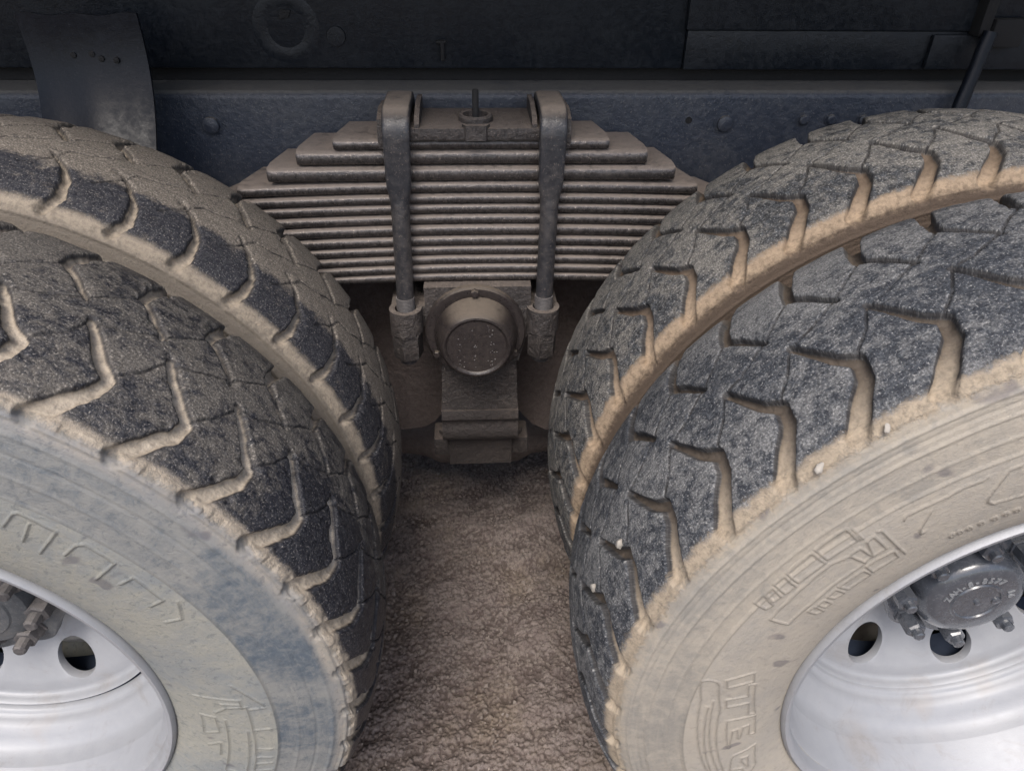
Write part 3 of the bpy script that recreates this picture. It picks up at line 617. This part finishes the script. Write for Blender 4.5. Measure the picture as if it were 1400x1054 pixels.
# ------------------------------------------------------------------ muddy casting and tubes behind the bracket
bk = empty('axle_casting', 'brown mud-covered plate behind the trunnion bracket, with rounded lower corners', 'axle casting', (.02, .77, -.2)); O2 = bk.location
pts = [(-.34, .215), (-.34, -.16)]
for i in range(0, 11): a = i/10; pts.append((-.30+.175*a, -.190-.022*math.sin(a*PI*.7)))
pts += [(-.110, -.206), (-.085, -.190), (-.066, -.165), (-.060, -.14), (.086, -.14), (.093, -.150), (.112, -.178), (.135, -.205), (.165, -.222), (.195, -.225), (.235, -.212), (.29, -.185), (.36, -.15), (.36, .215)]
bm = bmesh.new(); prism(bm, pts, 'y', .765, .79)
o = part('casting_plate', bm, M_BACK, bk, bev=.003)
bm = bmesh.new()
for x, r1 in ((-.6, .05), (.12, .05)):
    pass
R2 = []
for x, r_3 in [(-.62, .050), (-.30, .050), (-.16, .052), (-.12, .060), (-.085, .078), (.11, .078), (.145, .060), (.19, .052), (.30, .050), (.62, .050)]:
    R2.append([bm.verts.new((x, .93+r_3*math.sin(2*PI*i/32), -.355+r_3*math.cos(2*PI*i/32))) for i in range(32)])
for A, B in zip(R2, R2[1:]):
    for i in range(32): bm.faces.new((A[i], A[(i+1) % 32], B[(i+1) % 32], B[i]))
bm.faces.new(R2[0][::-1]); bm.faces.new(R2[-1]); part('cross_tube', bm, M_BACK, bk)
# ------------------------------------------------------------------ chassis rail
rail = empty('chassis_rail', 'long blue-black chassis rail running behind the leaf spring', 'chassis rail', (0, .76, .215)); O2 = rail.location
bm = bmesh.new(); pts = []
for a in range(0, 91, 15): pts.append((.7475+.013*(1-math.sin(rad(a))) if False else .7475+.013*(1-math.cos(rad(a))), .5040+.013*math.sin(rad(a))))
prof = [(.7475, .228)]+pts+[(.832, .517), (.832, .507), (.762, .507), (.7575, .500), (.7575, .235), (.762, .228), (.832, .228), (.832, .218), (.7605, .218), (.7505, .2225)]
prism(bm, prof, 'x', -2.2, 2.2); part('rail_beam', bm, M_RAIL, rail, 25)
for x, z, rd, h in ((-.4275, .4640, .0135, .009), (.4505, .4640, .0135, .007), (-.565, .455, .013, .010), (.5899, .4700, .0085, .006), (.6393, .4705, .0085, .006), (.6971, .4700, .0085, .006)):
    bm = bmesh.new(); lathe(bm, [(rd*1.35, .7480), (rd*1.35, .7462), (rd, .7460), (rd*.97, .7475-h), (rd*.7, .7475-h-.002), (.0001, .7475-h-.0022)], 20, cx=x, cz=z); part('rail_bolt', bm, M_RAIL, rail)
bm = bmesh.new(); lathe(bm, [(.0058, .7478), (.0058, .7462), (.0045, .7462), (.0040, .7470), (.0001, .7471)], 16, cx=.3865, cz=.4690); part('rail_hole', bm, M_DARK, rail)
# ------------------------------------------------------------------ truck body above
body = empty('truck_body', 'dark underside beam of the truck body above the chassis rail', 'truck body', (0, .82, .52)); O2 = body.location
bm = bmesh.new(); box(bm, -2.2, .376, .800, .812, .5420, .86, .003); box(bm, .3765, 2.2, .792, .812, .5420, .604, .003); box(bm, .372, 2.2, .786, .812, .6045, .86, .004); part('body_beam', bm, M_BODY, body)
bm = bmesh.new(); box(bm, -2.2, 2.2, .826, .96, .5175, .56, .002); part('gap_shade_strip', bm, M_DARK, body)  # dark strip standing in for the shade inside the gap
bm = bmesh.new(); box(bm, -2.2, 2.2, .22, 2.5, 1.06, 1.2, .01); box(bm, -2.2, 2.2, .815, .90, .60, 1.06, .0); part('body_floor_shade', bm, M_BODY, body)  # unseen floor added overhead to shade what lies below
bm = bmesh.new(); box(bm, -2.2, 2.2, 2.35, 2.39, -.30, 1.055, .004); part('sky_blocker', bm, M_BODY, body)  # unseen sheet added to block sky light from the far side
# embossed ring and blister, cleat
bm = bmesh.new(); lathe(bm, [(.056, .8004), (.051, .7994), (.045, .7986), (.038, .7987), (.033, .7996), (.028, .8003)], 40, cx=-.292, cz=.604); lathe(bm, [(.016, .8005), (.015, .797), (.0001, .7965)], 20, cx=-.212, cz=.592); part('embossed_ring', bm, M_BODY, body)
bm = bmesh.new(); prism(bm, [(-.300, .618), (-.285, .621), (-.280, .630), (-.296, .632)], 'y', .7945, .800); part('ring_tab', bm, M_DARK, body)
bm = bmesh.new(); box(bm, -.040, -.034, .789, .8005, .556, .584, .001); box(bm, -.047, -.030, .789, .8005, .583, .587, .001); part('cleat', bm, M_DARK, body)
# clutter at the far right
bm = bmesh.new(); box(bm, .862, .882, .76, .79, .60, .70, .004); box(bm, .884, .94, .755, .79, .5845, .628, .004); part('hanger_block', bm, M_DARK, body)
bm = bmesh.new(); box(bm, .885, 1.1, .770, .786, .628, .72, .003); box(bm, .8, 1.1, .780, .790, .545, .60, .003); part('hanger_plate', bm, M_BODY, body)
hose = bmesh.new(); P0 = Vector((.872, .745, .610)); P1 = Vector((.842, .715, .480)); path = [P0.lerp(P1, t) for t in (0, .2, .4, .6, .8, 1.)]
sweep(hose, [tuple(p) for p in path], [sect(.0115+.001*math.sin(i*2), .0095, 2.3) for i in range(6)])
o = bm_obj('hanger_strut', hose, M_FLAP); tag(o, 'thin dark strut slanting down to the rail above the right wheels', 'strut')
# ------------------------------------------------------------------ flap
fl = empty('mud_flap', 'curved glossy blue-black flap hanging behind the left wheels', 'mud flap', (-.56, .64, .46)); O2 = fl.location
bm = bmesh.new(); N, K = 16, 14; g_ = []
for side_ in (0, .006):
    G_ = []
    for i in range(N+1):
        t = i/N; z = .642-.205*t; y = .668-.030*t-.055*t*t+.012*math.sin(t*PI)+side_
        xl = -.646+.012*t; xr = -.474+.004*t
        G_.append([bm.verts.new((xl+(xr-xl)*j/K, y-.010*math.sin(PI*j/K), z+.002*math.sin(j*1.1))) for j in range(K+1)])
    g_.append(G_)
for s_ in (0, 1):
    for i in range(N):
        for j in range(K): bm.faces.new((g_[s_][i][j], g_[s_][i][j+1], g_[s_][i+1][j+1], g_[s_][i+1][j]))
bd = [(0, j) for j in range(K+1)]+[(i, K) for i in range(1, N+1)]+[(N, j) for j in range(K-1, -1, -1)]+[(i, 0) for i in range(N-1, 0, -1)]
for (a, b), (c, d) in zip(bd, bd[1:]+bd[:1]): bm.faces.new((g_[0][a][b], g_[0][c][d], g_[1][c][d], g_[1][a][b]))
part('flap_sheet', bm, M_FLAP, fl)
for x, z in ((-.574, .5885), (-.547, .590), (-.535, .584), (-.514, .582)):
    bm = bmesh.new(); tt = (.642-z)/.205; y = .668-.030*tt-.055*tt*tt+.012*math.sin(tt*PI)-.0105
    lathe(bm, [(.0042, y+.004), (.0042, y-.0012), (.0025, y-.0018), (.0001, y-.0018)], 10, cx=x, cz=z); part('flap_rivet', bm, M_DARK, fl)
# ------------------------------------------------------------------ ground
def worley(x, y, sc, seed):
    x = x*sc; y = y*sc; xi = np.floor(x).astype(int); yi = np.floor(y).astype(int); best = np.full(x.shape, 9.); hid = np.zeros(x.shape)
    for a in (-1, 0, 1):
        for b in (-1, 0, 1):
            p = _T[(xi+a+seed) % 512, (yi+b) % 512]; q = _T[(xi+a) % 512, (yi+b+seed*3+101) % 512]; d = np.hypot(xi+a+p-x, yi+b+q-y); m = d < best
            best = np.where(m, d, best); hid = np.where(m, (p*7.3+q*3.1) % 1, hid)
    return best, hid
def ground():
    xs = np.concatenate([[-60, -20, -6, -2.5, -1.2, -.6], np.arange(-.38, .38, .0018), [.6, 1.2, 2.5, 6, 20, 60]])
    ys = np.concatenate([[-60, -20, -6, -2, -1, -.4], np.arange(-.12, .62, .0018), np.arange(.62, 1.25, .0035), [1.6, 2.2, 3, 6, 20, 60]])
    X, Y = np.meshgrid(xs, ys)
    inn = ss(-.38, -.34, X)*ss(.38, .34, X)*ss(-.12, -.1, Y)*ss(1.25, 1.15, Y)
    wx = X+(fbm(X*90, Y*90, 2, 71)-.5)*.006; wy = Y+(fbm(X*90, Y*90, 2, 77)-.5)*.006
    f1, h1 = worley(wx, wy, 140, 5); f2, h2 = worley(wx+.3, wy, 240, 17); f3, h3 = worley(wx, wy+.2, 64, 29)
    c = fbm(X*9, Y*9, 3, 67); rid = fbm(X*13+Y*7, Y*30-X*12, 3, 90)
    g1 = np.sqrt(np.clip(1-(f1/.62)**2, 0, 1))*(h1 > .25)*(.4+h1); g2 = np.sqrt(np.clip(1-(f2/.62)**2, 0, 1))*(.4+h2); g3 = np.sqrt(np.clip(1-(f3/.45)**2, 0, 1))*(h3 > .72)
    near = ss(1., .1, Y)*.45+.55
    h = (g1*.0034+g2*.0018+g3*.0048+(rid-.5)*.018)*near+(c-.5)*.03
    Z = -.550+h*inn+.008*ss(.25, .5, X)*inn
    n = len(xs); m = len(ys); i = np.arange(m-1)[:, None]; j = np.arange(n-1)[None, :]
    q = np.stack([i*n+j, i*n+j+1, (i+1)*n+j+1, (i+1)*n+j], -1).reshape(-1, 4)
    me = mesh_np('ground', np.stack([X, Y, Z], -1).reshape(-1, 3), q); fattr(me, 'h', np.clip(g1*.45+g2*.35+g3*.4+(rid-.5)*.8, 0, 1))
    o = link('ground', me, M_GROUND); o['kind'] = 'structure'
ground()
def grit():
    rn = random.Random(31); co = []; q = []
    for k in range(2600):
        y = rn.uniform(-.22, 1.0); x = rn.uniform(-.42, .42); s = rn.choice((.0012, .0016, .002, .0026, .0036))*rn.uniform(.7, 1.2); n = len(co)
        z = -.548+rn.uniform(-.001, .003)
        for sx, sy, sz in ((-1, -1, 0), (1, -1, 0), (1, 1, 0), (-1, 1, 0), (-.6, -.6, 1), (.6, -.6, 1), (.6, .6, 1), (-.6, .6, 1)):
            co.append((x+s*(sx+rn.uniform(-.5, .5)), y+s*(sy+rn.uniform(-.5, .5)), z+s*(sz*.9+rn.uniform(-.3, .3))))
        q += [(n+4, n+5, n+6, n+7), (n, n+1, n+5, n+4), (n+1, n+2, n+6, n+5), (n+2, n+3, n+7, n+6), (n+3, n, n+4, n+7)]
    o = link('loose_grit', mesh_np('loose_grit', np.array(co), np.array(q), False), M_GRIT); o['kind'] = 'stuff'; o['label'] = 'loose brown grit scattered over the soil between the wheels'; o['category'] = 'grit'
grit()
# ------------------------------------------------------------------ pebbles caught in the right outer and inner tyres
def on_tyre(th, w_, r): return Vector((XR+r*math.sin(rad(th)), YR_+w_, ZR_+r*math.cos(rad(th))))
def pebble(th, w_, r, sz, label, el=(1, 1, 1), cx=None, seed=0):
    bm = bmesh.new(); bmesh.ops.create_icosphere(bm, subdivisions=2, radius=sz*.72); rn = random.Random(seed)
    for v in bm.verts: v.co = Vector((v.co.x*el[0], v.co.y*el[1], v.co.z*el[2]))*(1+rn.uniform(-.25, .25))
    o = bm_obj('pebble', bm, M_STONE, None, 60); o.location = on_tyre(th, w_, r); o.rotation_euler = (rn.uniform(0, 3), rad(th), rn.uniform(0, 3))
    return tag(o, label, 'pebble', 'pebbles stuck to the right outer tyre')
pebble(-70.2, .064, .547, .0075, 'larger pale pebble wedged in a groove low on the right tyre tread', (1.1, .8, .8), seed=1)
pebble(-78.8, .068, .547, .0075, 'lowest pale pebble in the right tyre tread, nearest the ground', (1.4, .7, .7), seed=2)
pebble(-45.0, -.020, .519, .0060, 'flat pale pebble on the right tyre shoulder, lower of the two there', (1.3, .5, .8), seed=3)
pebble(-37.8, -.020, .519, .0048, 'small white pebble on the right tyre shoulder, upper of the two there', (1.3, .5, .8), seed=4)
pebble(-50.0, .113, .546, .0042, 'small tan pebble at the tip of a tread groove, mid right tyre', (1.2, .9, .7), seed=5)
